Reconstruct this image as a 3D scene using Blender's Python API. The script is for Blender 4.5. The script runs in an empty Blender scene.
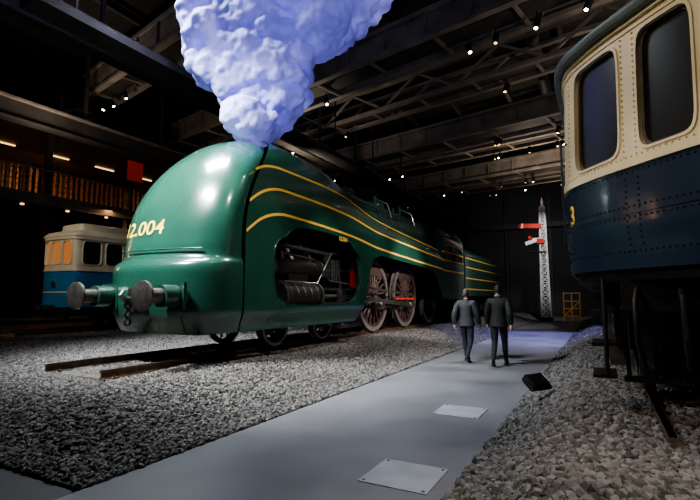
import bpy, math, random
from mathutils import Vector, Matrix, Euler
random.seed(7)
S=bpy.context.scene
pi=math.pi

# ---------------------------------------------------------------- materials
def mat(name,col,rough=.5,metal=0.0,var=0.0,scale=4,bump=0.0,bscale=40,emit=None,es=0.0,coat=0.0,rvar=0.0,trans=0.0):
    m=bpy.data.materials.new(name); m.use_nodes=True
    nt=m.node_tree; b=nt.nodes['Principled BSDF']
    c=(col[0],col[1],col[2],1)
    b.inputs['Base Color'].default_value=c
    b.inputs['Roughness'].default_value=rough
    b.inputs['Metallic'].default_value=metal
    if coat: b.inputs['Coat Weight'].default_value=coat; b.inputs['Coat Roughness'].default_value=.10
    if trans: b.inputs['Transmission Weight'].default_value=trans
    tc=nt.nodes.new('ShaderNodeTexCoord')
    if var>0 or rvar>0:
        n=nt.nodes.new('ShaderNodeTexNoise'); n.inputs['Scale'].default_value=scale; n.inputs['Detail'].default_value=6
        nt.links.new(tc.outputs['Object'],n.inputs['Vector'])
        if var>0:
            r=nt.nodes.new('ShaderNodeValToRGB')
            r.color_ramp.elements[0].position=.3; r.color_ramp.elements[1].position=.7
            r.color_ramp.elements[0].color=tuple(max(0,x*(1-var)) for x in col[:3])+(1,)
            r.color_ramp.elements[1].color=tuple(min(1,x*(1+var)) for x in col[:3])+(1,)
            nt.links.new(n.outputs['Fac'],r.inputs['Fac']); nt.links.new(r.outputs['Color'],b.inputs['Base Color'])
        if rvar>0:
            mr=nt.nodes.new('ShaderNodeMapRange'); mr.inputs['To Min'].default_value=max(.02,rough-rvar); mr.inputs['To Max'].default_value=min(1,rough+rvar)
            nt.links.new(n.outputs['Fac'],mr.inputs['Value']); nt.links.new(mr.outputs['Result'],b.inputs['Roughness'])
    if bump>0:
        n2=nt.nodes.new('ShaderNodeTexNoise'); n2.inputs['Scale'].default_value=bscale; n2.inputs['Detail'].default_value=4
        nt.links.new(tc.outputs['Object'],n2.inputs['Vector'])
        bp=nt.nodes.new('ShaderNodeBump'); bp.inputs['Strength'].default_value=bump; bp.inputs['Distance'].default_value=.03
        nt.links.new(n2.outputs['Fac'],bp.inputs['Height']); nt.links.new(bp.outputs['Normal'],b.inputs['Normal'])
    if emit:
        b.inputs['Emission Color'].default_value=(emit[0],emit[1],emit[2],1); b.inputs['Emission Strength'].default_value=es
    return m

M_green=mat('loco_green',(.016,.070,.047),.24,0,.14,1.5,.05,5,coat=.8,rvar=.06)
M_greend=mat('loco_green_dark',(.013,.048,.034),.35,0,.15,3,coat=.3)
M_yellow=mat('yellow_paint',(.95,.55,.09),.4)
M_gold=mat('gold_numerals',(.95,.62,.10),.35,.1)
M_black=mat('black_iron',(.017,.016,.015),.5,.3,.3,6,.1,30)
M_dsteel=mat('dark_steel',(.12,.11,.10),.4,.7,.35,8,.1,20)
M_steel=mat('polished_steel',(.5,.48,.45),.28,.95,.2,6)
M_wheel=mat('wheel_paint',(.075,.045,.04),.45,.1,.3,6)
M_rim=mat('wheel_rim_steel',(.42,.37,.35),.35,.7,.2,5)
M_red=mat('red_paint',(.6,.03,.02),.4)
M_rust=mat('rail_rust',(.15,.10,.07),.55,.5,.4,8,.2,30)
M_railtop=mat('rail_head',(.35,.33,.31),.3,.9)
M_wood=mat('sleeper_wood',(.095,.072,.055),.85,0,.4,7,.5,25)
M_conc=mat('path_concrete',(.175,.175,.19),.36,0,.26,.8,.10,60,rvar=.12)
M_lightpatch=mat('light_patch_grey',(.32,.33,.36),.45,0,.15,3,.1,50)  # paler grey standing in for patches of light on the path
M_floor=mat('hall_floor_dark',(.03,.03,.035),.5,0,.2,1,.1,30)
M_wall=mat('hall_wall_dark',(.022,.021,.021),.8,0,.3,.5,.1,6)
M_wallb=mat('back_wall_grey',(.045,.045,.045),.8,0,.2,.4)
M_ceil=mat('ceiling_black',(.015,.013,.012),.85,0,.3,.5)
M_beam=mat('roof_steel_grey',(.20,.175,.148),.6,.1,.3,1.5,.1,8)
M_beamd=mat('roof_steel_dark',(.05,.044,.038),.6,.2,.3,1.5)
M_slat=mat('gallery_slats',(.18,.085,.042),.7,0,.3,2)
M_glass=mat('dark_glass',(.014,.013,.011),.3,0)
M_cream=mat('cream_paint',(.72,.62,.42),.4,0,.10,2,.05,10,coat=.15)
M_blue=mat('navy_paint',(.012,.026,.052),.3,0,.15,2,.05,8,coat=.4)
M_roof=mat('carriage_roof',(.10,.12,.125),.5,0,.2,3)
M_teal=mat('roof_rim_teal',(.10,.13,.13),.4,0,.2,3)
M_tcream=mat('tram_cream',(.60,.55,.42),.45,0,.10,2)
M_tblue=mat('tram_blue',(.02,.16,.34),.4,0,.15,2)
M_amber=mat('amber_lit_window',(.2,.08,.02),.3,emit=(1,.36,.11),es=.34)
M_lamp=mat('lamp_glow',(1,1,1),.4,emit=(1,.93,.8),es=18)
M_warm=mat('warm_strip_glow',(1,.8,.5),.4,emit=(1,.6,.25),es=2.2)
M_white=mat('white_mast_paint',(.8,.8,.82),.5,0,.15,4)
M_skin=mat('skin',(.55,.33,.24),.5)
M_hair=mat('hair_dark',(.02,.015,.012),.6)
M_hairg=mat('hair_grey_brown',(.09,.07,.06),.6)
M_redsign=mat('red_banner',(.5,.02,.01),.6,emit=(1,.05,.02),es=.10)
M_orange=mat('safety_orange',(.4,.17,.03),.5)

def stone_mat():
    m=bpy.data.materials.new('ballast_stone'); m.use_nodes=True
    nt=m.node_tree; b=nt.nodes['Principled BSDF']; b.inputs['Roughness'].default_value=.85
    oi=nt.nodes.new('ShaderNodeObjectInfo'); r=nt.nodes.new('ShaderNodeValToRGB')
    r.color_ramp.elements[0].color=(.042,.039,.037,1); r.color_ramp.elements[1].color=(.215,.20,.188,1)
    nt.links.new(oi.outputs['Random'],r.inputs['Fac']); nt.links.new(r.outputs['Color'],b.inputs['Base Color'])
    return m
M_stone=stone_mat()
M_bed=mat('ballast_bed',(.05,.046,.043),.9,0,.5,14,.9,22)

# ---------------------------------------------------------------- mesh builder
class MB:
    def __init__(s): s.v=[];s.f=[];s.m=[];s.mats=[]
    def mi(s,m):
        if m not in s.mats: s.mats.append(m)
        return s.mats.index(m)
    def add(s,vs,fs,m):
        o=len(s.v); s.v+= [tuple(v) for v in vs]; i=s.mi(m)
        for f in fs: s.f.append(tuple(a+o for a in f)); s.m.append(i)
    def box(s,c,d,m,rot=None):
        vs=[]
        for x in(-.5,.5):
            for y in(-.5,.5):
                for z in(-.5,.5):
                    p=Vector((x*d[0],y*d[1],z*d[2]))
                    if rot: p=rot@p
                    vs.append(Vector(c)+p)
        s.add(vs,[(0,1,3,2),(4,6,7,5),(0,4,5,1),(2,3,7,6),(0,2,6,4),(1,5,7,3)],m)
    def bar(s,a,b,w,h,m):
        a=Vector(a);b=Vector(b);d=b-a;L=d.length
        if L<1e-6:return
        q=d.to_track_quat('Y','Z').to_matrix()
        s.box((a+b)/2,(w,L,h),m,q)
    def tube(s,pts,rad,m,seg=12,cap=True):
        pts=[Vector(p) for p in pts]; n=len(pts)
        if not isinstance(rad,(list,tuple)): rad=[rad]*n
        vs=[];up=None
        for i,p in enumerate(pts):
            t=(pts[min(i+1,n-1)]-pts[max(i-1,0)]).normalized()
            if up is None:
                up=Vector((0,0,1)) if abs(t.z)<.9 else Vector((1,0,0))
            a=(up-t*up.dot(t)).normalized(); up=a; b=t.cross(a)
            for k in range(seg):
                an=2*pi*k/seg; vs.append(p+(a*math.cos(an)+b*math.sin(an))*rad[i])
        fs=[]
        for i in range(n-1):
            for k in range(seg):
                k2=(k+1)%seg; fs.append((i*seg+k,i*seg+k2,(i+1)*seg+k2,(i+1)*seg+k))
        if cap:
            fs.append(tuple(range(seg-1,-1,-1))); fs.append(tuple((n-1)*seg+k for k in range(seg)))
        s.add(vs,fs,m)
    def cyl(s,a,b,r,m,seg=20,r2=None): s.tube([a,b],[r,r if r2 is None else r2],m,seg)
    def ball(s,c,r,m,seg=12,rings=8):
        if not isinstance(r,(list,tuple)): r=(r,r,r)
        vs=[];fs=[]
        for i in range(rings+1):
            th=pi*i/rings
            for k in range(seg):
                an=2*pi*k/seg
                vs.append((c[0]+r[0]*math.sin(th)*math.cos(an),c[1]+r[1]*math.sin(th)*math.sin(an),c[2]+r[2]*math.cos(th)))
        for i in range(rings):
            for k in range(seg):
                k2=(k+1)%seg; fs.append((i*seg+k,(i+1)*seg+k,(i+1)*seg+k2,i*seg+k2))
        s.add(vs,fs,m)
    def ring(s,c,ro,ri,w,m,seg=40):   # annulus, axis X, centred c
        vs=[]
        for k in range(seg):
            an=2*pi*k/seg; cy,cz=math.cos(an),math.sin(an)
            for (x,r) in((-w/2,ro),(w/2,ro),(w/2,ri),(-w/2,ri)):
                vs.append((c[0]+x,c[1]+r*cy,c[2]+r*cz))
        fs=[]
        for k in range(seg):
            a=4*k;b=4*((k+1)%seg)
            for j in range(4):
                j2=(j+1)%4; fs.append((a+j,b+j,b+j2,a+j2))
        s.add(vs,fs,m)
    def obj(s,name,parent=None,smooth=True,angle=40):
        me=bpy.data.meshes.new(name); me.from_pydata(s.v,[],s.f)
        for m in s.mats: me.materials.append(m)
        me.polygons.foreach_set('material_index',s.m)
        me.update()
        o=bpy.data.objects.new(name,me); S.collection.objects.link(o)
        if parent: o.parent=parent
        if smooth:
            me.polygons.foreach_set('use_smooth',[True]*len(me.polygons))
            try: me.set_sharp_from_angle(angle=math.radians(angle))
            except Exception: pass
        return o
def empty(name,loc=(0,0,0)):
    e=bpy.data.objects.new(name,None); S.collection.objects.link(e); e.location=loc; e.empty_display_size=.2
    return e
def interp(tab,x):
    if x<=tab[0][0]: return tab[0][1]
    for (a,b),(c,d) in zip(tab,tab[1:]):
        if x<=c:
            t=(x-a)/(c-a); return b+(d-b)*t
    return tab[-1][1]
def sinterp(tab,x):
    n=len(tab)
    if x<=tab[0][0]: return tab[0][1]
    if x>=tab[-1][0]: return tab[-1][1]
    for i in range(n-1):
        if x<=tab[i+1][0]:
            x0,y0=tab[i];x1,y1=tab[i+1]
            sl=(y1-y0)/(x1-x0)
            m0=sl if i==0 else (y1-tab[i-1][1])/(x1-tab[i-1][0])
            m1=sl if i==n-2 else (tab[i+2][1]-y0)/(tab[i+2][0]-x0)
            h=x1-x0;t=(x-x0)/h
            return (2*t**3-3*t*t+1)*y0+(t**3-2*t*t+t)*h*m0+(-2*t**3+3*t*t)*y1+(t**3-t*t)*h*m1
def frange(a,b,n): return [a+(b-a)*i/n for i in range(n+1)]

# surface grid with rounded holes: hole=(uc,vc,a,b,n)
def surf_holes(mb,f,us,vs,holes,matf):
    nu,nv=len(us),len(vs)
    P=[[ [us[i],vs[j]] for j in range(nv)] for i in range(nu)]
    def g(h,u,v): return abs((u-h[0])/h[2])**h[4]+abs((v-h[1])/h[3])**h[4]
    kill=set();
    for i in range(nu-1):
        for j in range(nv-1):
            u=(us[i]+us[i+1])/2;v=(vs[j]+vs[j+1])/2
            for hi,h in enumerate(holes):
                if g(h,u,v)<1: kill.add((i,j)); break
    for i in range(nu):
        for j in range(nv):
            adj=[(a,b) for a in(i-1,i) for b in(j-1,j) if 0<=a<nu-1 and 0<=b<nv-1]
            k=[q in kill for q in adj]
            if any(k) and not all(k):
                u,v=P[i][j]
                for h in holes:
                    q=g(h,u,v)
                    if .2<q<3.5:
                        sc=q**(-1.0/h[4]); P[i][j]=[h[0]+(u-h[0])*sc,h[1]+(v-h[1])*sc]; break
    verts=[f(*P[i][j]) for i in range(nu) for j in range(nv)]
    byM={}
    for i in range(nu-1):
        for j in range(nv-1):
            if (i,j) in kill: continue
            m=matf(us[i]*.5+us[i+1]*.5,vs[j]*.5+vs[j+1]*.5)
            byM.setdefault(m,[]).append((i*nv+j,(i+1)*nv+j,(i+1)*nv+j+1,i*nv+j+1))
    o=len(mb.v); mb.v+=[tuple(v) for v in verts]
    for m,fs in byM.items():
        mi=mb.mi(m)
        for q in fs: mb.f.append(tuple(a+o for a in q)); mb.m.append(mi)
def hole_ring(h,sc=1.0,n=40,ex=0.0):
    out=[]
    for k in range(n):
        an=2*pi*k/n;c=math.cos(an);s_=math.sin(an)
        out.append((h[0]+(h[2]*sc+ex)*math.copysign(abs(c)**(2/h[4]),c),h[1]+(h[3]*sc+ex)*math.copysign(abs(s_)**(2/h[4]),s_)))
    return out
def rim(mb,f,h,w,out,inn,m,n=40):
    loops=[[f(u,v,0) for u,v in hole_ring(h,1,n,w)],[f(u,v,out) for u,v in hole_ring(h,1,n,w*.8)],
           [f(u,v,out) for u,v in hole_ring(h,1,n,0)],[f(u,v,-inn) for u,v in hole_ring(h,1,n,0)]]
    vs=[p for l in loops for p in l];fs=[]
    for l in range(3):
        for k in range(n):
            k2=(k+1)%n; fs.append((l*n+k,l*n+k2,(l+1)*n+k2,(l+1)*n+k))
    mb.add(vs,fs,m)
def glass(mb,f,h,inn,m,n=40):
    R=hole_ring(h,1,n,.01); rings=[[f(h[0]+(u-h[0])*k,h[1]+(v-h[1])*k,-inn) for u,v in R] for k in(1,.66,.33)]
    vs=[p for l in rings for p in l]+[f(h[0],h[1],-inn)]; fs=[]
    for l in range(2):
        for k in range(n):
            k2=(k+1)%n; fs.append((l*n+k,l*n+k2,(l+1)*n+k2,(l+1)*n+k))
    for k in range(n): fs.append((2*n+k,2*n+(k+1)%n,3*n))
    mb.add(vs,fs,m)

def text_on(name,body,size,fn,m,parent,extr=.0):
    cu=bpy.data.curves.new(name+'_c','FONT'); cu.body=body; cu.size=size; cu.align_x='CENTER'; cu.align_y='CENTER'; cu.offset=.006
    o=bpy.data.objects.new(name+'_t',cu); S.collection.objects.link(o)
    dg=bpy.context.evaluated_depsgraph_get(); me=bpy.data.meshes.new_from_object(o.evaluated_get(dg))
    bpy.data.objects.remove(o)
    for v in me.vertices: v.co=fn(v.co.x,v.co.y)
    me.name=name; me.materials.clear(); me.materials.append(m)
    t=bpy.data.objects.new(name,me); S.collection.objects.link(t); t.parent=parent
    return t

# ---------------------------------------------------------------- room shell
def slab(name,x0,x1,y0,y1,z0,z1,m):
    b=MB(); b.box(((x0+x1)/2,(y0+y1)/2,(z0+z1)/2),(x1-x0,y1-y0,z1-z0),m); return b.obj(name,smooth=False)
HX0,HX1,HY0,HY1,HH=-30,16,-8,48,13
slab('floor',HX0,HX1,HY0,HY1,-.3,0,M_floor)
slab('ceiling',HX0,HX1,HY0,HY1,HH,HH+.3,M_ceil)
slab('wall_left',HX0-.3,HX0,HY0,HY1,0,HH,M_wall)
slab('wall_right',HX1,HX1+.3,HY0,HY1,0,HH,M_wall)
slab('wall_back',HX0,HX1,HY1,HY1+.3,0,HH,M_wallb)
slab('wall_front',HX0,HX1,HY0-.3,HY0,0,HH,M_wall)
slab('concrete_path',-3.85,-1.15,-7,44,0,.02,M_conc)
for (x,y) in((-1.80,6.6),(-1.62,4.05)):  # thin pale slabs that imitate rectangular pools of light on the concrete
    b=MB(); b.box((0,0,.004),(.62,.62,.008),M_lightpatch)
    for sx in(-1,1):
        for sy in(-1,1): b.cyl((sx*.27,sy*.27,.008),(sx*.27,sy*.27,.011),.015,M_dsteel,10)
    o=b.obj('painted_light_patch',smooth=False); o.location=(x,y,.02)

# ---------------------------------------------------------------- ballast
def smooth(t): t=max(0,min(1,t)); return t*t*(3-2*t)
def hsh(x,y): return math.sin(x*1.7+y*.9)*.5+math.sin(x*.8-y*1.9+1)*.3+math.sin(x*3.1+y*2.7)*.2
def rock_group(name,smin,smax):
    g=bpy.data.node_groups.new(name,'GeometryNodeTree')
    g.interface.new_socket('Geometry',in_out='INPUT',socket_type='NodeSocketGeometry')
    g.interface.new_socket('Geometry',in_out='OUTPUT',socket_type='NodeSocketGeometry')
    N=g.nodes;L=g.links
    gi=N.new('NodeGroupInput');go=N.new('NodeGroupOutput')
    at=N.new('GeometryNodeInputNamedAttribute'); at.data_type='FLOAT'; at.inputs['Name'].default_value='dens'
    dp=N.new('GeometryNodeDistributePointsOnFaces')
    L.new(gi.outputs[0],dp.inputs['Mesh']); L.new(at.outputs['Attribute'],dp.inputs['Density'])
    ic=N.new('GeometryNodeMeshIcoSphere'); ic.inputs['Radius'].default_value=1; ic.inputs['Subdivisions'].default_value=1
    sm=N.new('GeometryNodeSetMaterial'); sm.inputs['Material'].default_value=M_stone
    L.new(ic.outputs['Mesh'],sm.inputs['Geometry'])
    ip=N.new('GeometryNodeInstanceOnPoints')
    L.new(dp.outputs['Points'],ip.inputs['Points']); L.new(sm.outputs['Geometry'],ip.inputs['Instance'])
    rr=N.new('FunctionNodeRandomValue'); rr.data_type='FLOAT_VECTOR'
    rr.inputs[0].default_value=(0,0,0); rr.inputs[1].default_value=(6.28,6.28,6.28)
    rs=N.new('FunctionNodeRandomValue'); rs.data_type='FLOAT_VECTOR'
    rs.inputs[0].default_value=(smin,smin,smin*.8); rs.inputs[1].default_value=(smax,smax,smax*.75)
    rs.inputs['Seed'].default_value=5
    L.new(rr.outputs[0],ip.inputs['Rotation']); L.new(rs.outputs[0],ip.inputs['Scale'])
    j=N.new('GeometryNodeJoinGeometry'); L.new(ip.outputs[0],j.inputs[0]); L.new(gi.outputs[0],j.inputs[0])
    L.new(j.outputs[0],go.inputs[0]); return g
def ballast(name,xs,ys,hf,df,RG):
    nx,ny=len(xs),len(ys); vs=[(x,y,hf(x,y)) for x in xs for y in ys]
    fs=[(i*ny+j,(i+1)*ny+j,(i+1)*ny+j+1,i*ny+j+1) for i in range(nx-1) for j in range(ny-1)]
    b=MB(); b.add(vs,fs,M_bed); o=b.obj(name)
    a=o.data.attributes.new('dens','FLOAT','POINT')
    a.data.foreach_set('value',[df(v[0],v[1]) for v in vs])
    md=o.modifiers.new('stones','NODES'); md.node_group=RG
    return o
def hL(x,y):
    e=min(smooth((-3.85-x)/1.9),smooth((y-2.5)/1.1),smooth((x+19)/1))
    return .03+.33*e+.035*hsh(x,y)*e
def dL(x,y):
    if y<15 and x>-9.5: return 560
    if x>-6.5: return 220
    if x>-14 and y<12: return 260
    return 25
ballast('ballast_bed',frange(-19,-3.86,70),frange(2.5,42,150),hL,dL,rock_group('ballast_scatter_fine',.018,.048))
def hR(x,y):
    e=min(smooth((x+1.14)/.95),smooth((8-x)/1)); m=.20*math.exp(-((x-.1)**2+(y-2.9)**2)/.8)+.14*math.exp(-((x+.2)**2/.25+(y-5.2)**2/1.5))
    return .03+(.34+m)*e+.035*hsh(x+4,y)*e
def dR(x,y):
    if y<9 and y>.5 and x<3.2: return 650
    if y<16 and x<1: return 300
    return 20
ballast('ballast_bed',frange(-1.14,8,60),frange(-2,42,150),hR,dR,rock_group('ballast_scatter_coarse',.022,.062))

# ---------------------------------------------------------------- tracks
def track(cx,y0,y1):
    root=empty('railway_track',(0,0,0))
    b=MB()
    prof=[(-.07,0),(.07,0),(.07,.015),(.015,.04),(.012,.11),(.036,.12),(.036,.15),(-.036,.15),(-.036,.12),(-.012,.11),(-.015,.04),(-.07,.015)]
    for sx in(-.72,.72):
        n=len(prof); vs=[(cx+sx+p[0],y,.35+p[1]) for y in(y0,y1) for p in prof]
        b.add(vs,[(k,(k+1)%n,n+(k+1)%n,n+k) for k in range(n)]+[tuple(range(n-1,-1,-1)),tuple(range(n,2*n))],M_rust)
        b.box((cx+sx,(y0+y1)/2,.497),(.06,y1-y0,.006),M_railtop)
    b.obj('rails',root,smooth=False)
    b=MB(); y=y0+.15
    while y<min(y1,34):
        b.box((cx,y,.30),(2.5,.25,.13),M_wood)
        for sx in(-.72,.72):
            for dx in(-.11,.11): b.box((cx+sx+dx,y,.375),(.07,.12,.03),M_rust); b.cyl((cx+sx+dx,y,.37),(cx+sx+dx,y,.41),.018,M_rust,8)
        y+=.62
    b.obj('sleepers',root,smooth=False)
LX=-7.4; RX=1.17
track(LX,4.55,41); track(RX,4.55,41); track(-16.75,8.0,41)

# ---------------------------------------------------------------- steam locomotive
loco=empty('steam_locomotive',(LX,6,0.5))
def LV(x,y,h): return Vector((x,y-6,h))     # local to the loco root
NN=2.3; TOP=4.72
FP=[(.45,5.9),(.8,5.72),(1.5,5.68),(1.72,5.74),(1.82,5.92),(2.1,6.0),(2.6,6.12),(3.1,6.30),(3.6,6.58),(4.0,6.90),(4.3,7.22),(4.5,7.53),(4.63,7.9),(4.72,8.6)]
def Fh(h): return sinterp(FP,h)
def Sh(h): return 6.78+1.8*max(0,(h-2.4)/2.32)**1.9
def Wn(h,w0=1.45):
    if h<=2.4:
        w=w0+.05*smooth((1.85-h)/.12); return w-.1*smooth((.9-h)/.45)
    t=min(1,(h-2.4)/(TOP-2.4)); return w0*max(0,1-t**NN)**(1/NN)
# nose
b=MB(); hs=[.45+(1.95)*i/44 for i in range(44)]+[2.4+(TOP-2.4)*math.sin(pi/2*i/40)**(2/NN) for i in range(41)]
NU=56;q=2.45;vs=[]
for h in hs:
    W=Wn(h);F=Fh(h);s_=Sh(h)
    for k in range(NU+1):
        th=pi/2*(2*k/NU-1);sn=math.sin(th)
        x=W*math.copysign(abs(sn)**(2/q),sn); y=s_-(s_-F)*max(0,math.cos(th))**(2/q)
        vs.append(LV(x,y,h))
n=NU+1
b.add(vs,[(i*n+k,i*n+k+1,(i+1)*n+k+1,(i+1)*n+k) for i in range(len(hs)-1) for k in range(NU)],M_green)
no=b.obj('nose_cowl',loco,angle=60)
def nose_y(x,h):
    W=Wn(h);F=Fh(h);s_=Sh(h);u=min(1,abs(x)/W); return s_-(s_-F)*max(0,1-u**q)**(1/q)
text_on('front_number','12.004',.40,lambda x,y:LV(x*1.3-.54,nose_y(x*1.3-.54,2.42+y)-.012,2.42+y),M_gold,loco)
b=MB()
b.tube([LV(x,nose_y(x,1.98)-.05,1.98) for x in frange(-1.1,1.1,20)],.014,M_greend,8)
for sx in(-1,1):
    x=sx*.88
    b.cyl(LV(x,5.16,1.12),LV(x,5.95,1.12),.13,M_dsteel,24); b.cyl(LV(x,5.42,1.12),LV(x,5.98,1.12),.19,M_greend,24)
    b.tube([LV(x,5.05,1.12),LV(x,5.065,1.12),LV(x,5.11,1.12),LV(x,5.15,1.12)],[.2,.25,.25,.14],M_dsteel,28)
    b.box(LV(x,5.76,1.12),(.46,.06,.46),M_greend)
b.box(LV(0,5.72,1.05),(.5,.12,.42),M_black)
b.tube([LV(0,5.70,1.05),LV(0,5.42,1.06),LV(0,5.33,1.14),LV(0,5.39,1.22)],[.05,.05,.045,.02],M_dsteel,10)
for zz in(.95,.8,.66): b.ring(LV(0,5.49,zz),.075,.045,.035,M_dsteel,16)
b.box(LV(0,5.60,1.0),(.12,.25,.08),M_dsteel)
b.box(LV(0,6.6,.55),(2.2,1.0,.25),M_black)
b.obj('buffers_and_coupling',loco)
# shell
NS=2.55
TOPT=[(7,4.78),(8.5,4.84),(10,4.82),(11,4.66),(12,4.36),(13,4.08),(14.5,3.88),(19.5,3.5)]
HBT=[(6,.45),(11.45,.45),(11.75,.62),(12.0,1.1),(12.2,1.75),(12.45,2.2),(13.0,2.36),(17.6,2.2),(18.4,2.0),(18.9,1.5),(19.4,1.1)]
def topY(y): return sinterp(TOPT,y)
def shell(sgn):
    def f(u,v,off=0):
        if v<=1: h0=.45+1.95*v
        else: h0=2.4+2.3*math.sin(pi/2*(v-1))**(2/NS)
        y=Sh(min(h0,TOP))+.03+(19.45-Sh(min(h0,TOP)))*u
        hb=interp(HBT,y)
        if v<=1: h=hb+(2.4-hb)*v; w=1.51-.1*smooth((.9-h)/.45)
        else:
            top=topY(y); a=pi/2*(v-1); w=1.51*max(0,math.cos(a))**(2/NS); h=2.4+(top-2.4)*math.sin(a)**(2/NS)
        return LV(sgn*(w+off),y,h)
    return f
def yu(y): return (y-6.81)/(19.45-6.78)
OP=(yu(9.66),(1.70-.45)/1.95,(11.6-7.72)/2/12.67,.78/1.95,4.0)
us=frange(0,1,150); vsx=frange(0,1,36)+[1+i/26 for i in range(1,27)]
for sgn,nm in((1,'casing_right'),(-1,'casing_left')):
    b=MB(); f=shell(sgn)
    surf_holes(b,f,us,vsx,[OP],lambda u,v:M_green)
    rim(b,f,OP,.004,.012,.10,M_greend,64)
    o=b.obj(nm,loco,angle=50)
def shx(y,h):
    if h<=2.4: return 1.51-.1*smooth((.9-h)/.45)
    t=min(1,(h-2.4)/(topY(y)-2.4)); return 1.51*max(0,1-t**NS)**(1/NS)
b=MB()
ST=[[(6.9,3.42),(7.2,3.66),(7.6,3.83),(8.1,3.90),(11,3.84),(13,3.52),(19.4,3.1)],
    [(6.8,2.88),(7.2,3.15),(7.6,3.32),(8.1,3.39),(11,3.30),(13,3.06),(19.4,2.72)],
    [(6.8,2.34),(7.2,2.62),(7.6,2.78),(8.1,2.85),(11,2.75),(13,2.56),(19.4,2.28)]]
for T in ST:
    for sgn in(-1,1):
        vs=[];ys=frange(Sh(T[0][1])+.05,19.4,110)
        for y in ys:
            h=sinterp(T,y)
            for d in(-.03,.03):
                vs.append(LV(sgn*(shx(y,h+d)+.007),y,h+d))
        b.add(vs,[(2*i,2*i+2,2*i+3,2*i+1) for i in range(len(ys)-1)],M_yellow)
b.obj('yellow_stripes',loco)
b=MB()
def sect_loft(b,ys,fw,fb,ft,m,n=30,cap=True,base=None,NNx=2.1):
    rows=[]
    for y in ys:
        w,hb,ht,bs=fw(y),fb(y),ft(y),(base(y) if base else None)
        row=[(w,hb),(w,(hb+bs)/2),(w,bs)]
        row+=[(w*max(0,math.cos(pi/2*i/n))**(2/NNx),bs+(ht-bs)*math.sin(pi/2*i/n)**(2/NNx)) for i in range(1,n+1)]
        full=[(x,h) for x,h in row]+[(-x,h) for x,h in row[::-1][1:]]
        rows.append([LV(x,y,h) for x,h in full])
    n_=len(rows[0]); vs=[p for r in rows for p in r]
    fs=[(i*n_+k,i*n_+k+1,(i+1)*n_+k+1,(i+1)*n_+k) for i in range(len(rows)-1) for k in range(n_-1)]
    if cap: fs+= [tuple(range(n_)),tuple((len(rows)-1)*n_+k for k in range(n_-1,-1,-1))]
    b.add(vs,fs,m)
sect_loft(b,frange(10.5,19.6,10),lambda y:1.1,lambda y:2.5,lambda y:4.48,M_greend,base=lambda y:3.2)
for y in(12.6,14.0,15.6,17.4): sect_loft(b,[y,y+.08],lambda y:1.12,lambda y:2.5,lambda y:4.50,M_green,base=lambda y:3.2,cap=False)
for sgn in(-1,1): b.tube([LV(sgn*1.0,y,4.0) for y in frange(12.2,19.4,12)],.025,M_dsteel,8)
for y in(13.4,15.8): b.tube([LV(0,y,4.35),LV(0,y,4.55),LV(0,y,4.68),LV(0,y,4.76)],[.38,.36,.27,.05],M_greend,24)
for y in(14.6,16.9): b.cyl(LV(.55,y,4.2),LV(.55,y,4.6),.09,M_greend); b.tube([LV(.6,y,4.5),LV(1.0,y+.1,4.3),LV(1.15,y+.1,3.8)],.04,M_greend,8)
b.tube([LV(0,8.95,4.5),LV(0,8.95,4.86),LV(0,8.95,4.93)],[.34,.30,.33],M_black,28)
b.cyl(LV(0,17.6,4.3),LV(0,17.6,4.75),.07,M_steel)
b.obj('boiler',loco)
# cab
def cabf(sgn):
    def f(u,v,off=0):
        y=19.4+3.5*u
        if v<=1: return LV(sgn*(1.48+off),y,1.0+2.5*v)
        a=pi/2*(v-1); return LV(sgn*((1.48+off)*max(0,math.cos(a))**(2/2.1)),y,3.5+1.0*math.sin(a)**(2/2.1))
    return f
CW=[(.32,.8,.17,.13,5),(.75,.8,.17,.13,5)]
b=MB()
for sgn in(-1,1):
    f=cabf(sgn)
    surf_holes(b,f,frange(0,1,50),frange(0,1,50)+[1+i/14 for i in range(1,15)],CW,lambda u,v:M_green)
    for h in CW: rim(b,f,h,.02,.012,.04,M_greend,28); glass(b,f,h,.04,M_glass,28)
    for (h0,m) in((3.07,M_yellow),(2.7,M_yellow),(2.25,M_yellow)): b.box(LV(sgn*1.486,21.15,h0),(.012,3.5,.06),m)
    b.tube([LV(sgn*1.55,22.7,1.2),LV(sgn*1.55,22.7,3.2)],.02,M_steel,8)
    b.box(LV(sgn*1.3,22.6,.75),(.25,.5,.04),M_black); b.box(LV(sgn*1.3,22.6,.45),(.25,.5,.04),M_black); b.box(LV(sgn*1.2,22.35,.7),(.05,.04,.7),M_black)
sect_loft(b,[19.42,19.46],lambda y:1.46,lambda y:1.0,lambda y:4.48,M_greend,base=lambda y:3.5)
sect_loft(b,[22.80,22.84],lambda y:1.46,lambda y:1.0,lambda y:4.48,M_black,base=lambda y:3.5)
b.obj('cab',loco)
# tender
b=MB()
sect_loft(b,[23.3,32.2],lambda y:1.46,lambda y:1.15,lambda y:3.65,M_green,base=lambda y:3.15,NNx=2.6)
for sgn in(-1,1):
    for h0 in(3.07,2.6,2.05,1.5): b.box(LV(sgn*1.466,27.75,h0),(.012,8.7,.06),M_yellow)
    b.box(LV(sgn*1.15,27.75,.75),(.08,8.4,.5),M_black)
    for y in frange(24.4,31.2,4): b.box(LV(sgn*1.2,y,.5),(.12,.35,.35),M_dsteel); b.box(LV(sgn*1.2,y,.98),(.1,.9,.08),M_dsteel)
    b.cyl(LV(sgn*.88,32.15,1.08),LV(sgn*.88,32.8,1.08),.12,M_dsteel); b.cyl(LV(sgn*.88,32.8,1.08),LV(sgn*.88,32.85,1.08),.25,M_dsteel)
b.box(LV(0,27.75,1.05),(2.6,8.9,.2),M_black)
b.box(LV(0,27,3.62),(1.6,6,.3),M_black)
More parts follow.
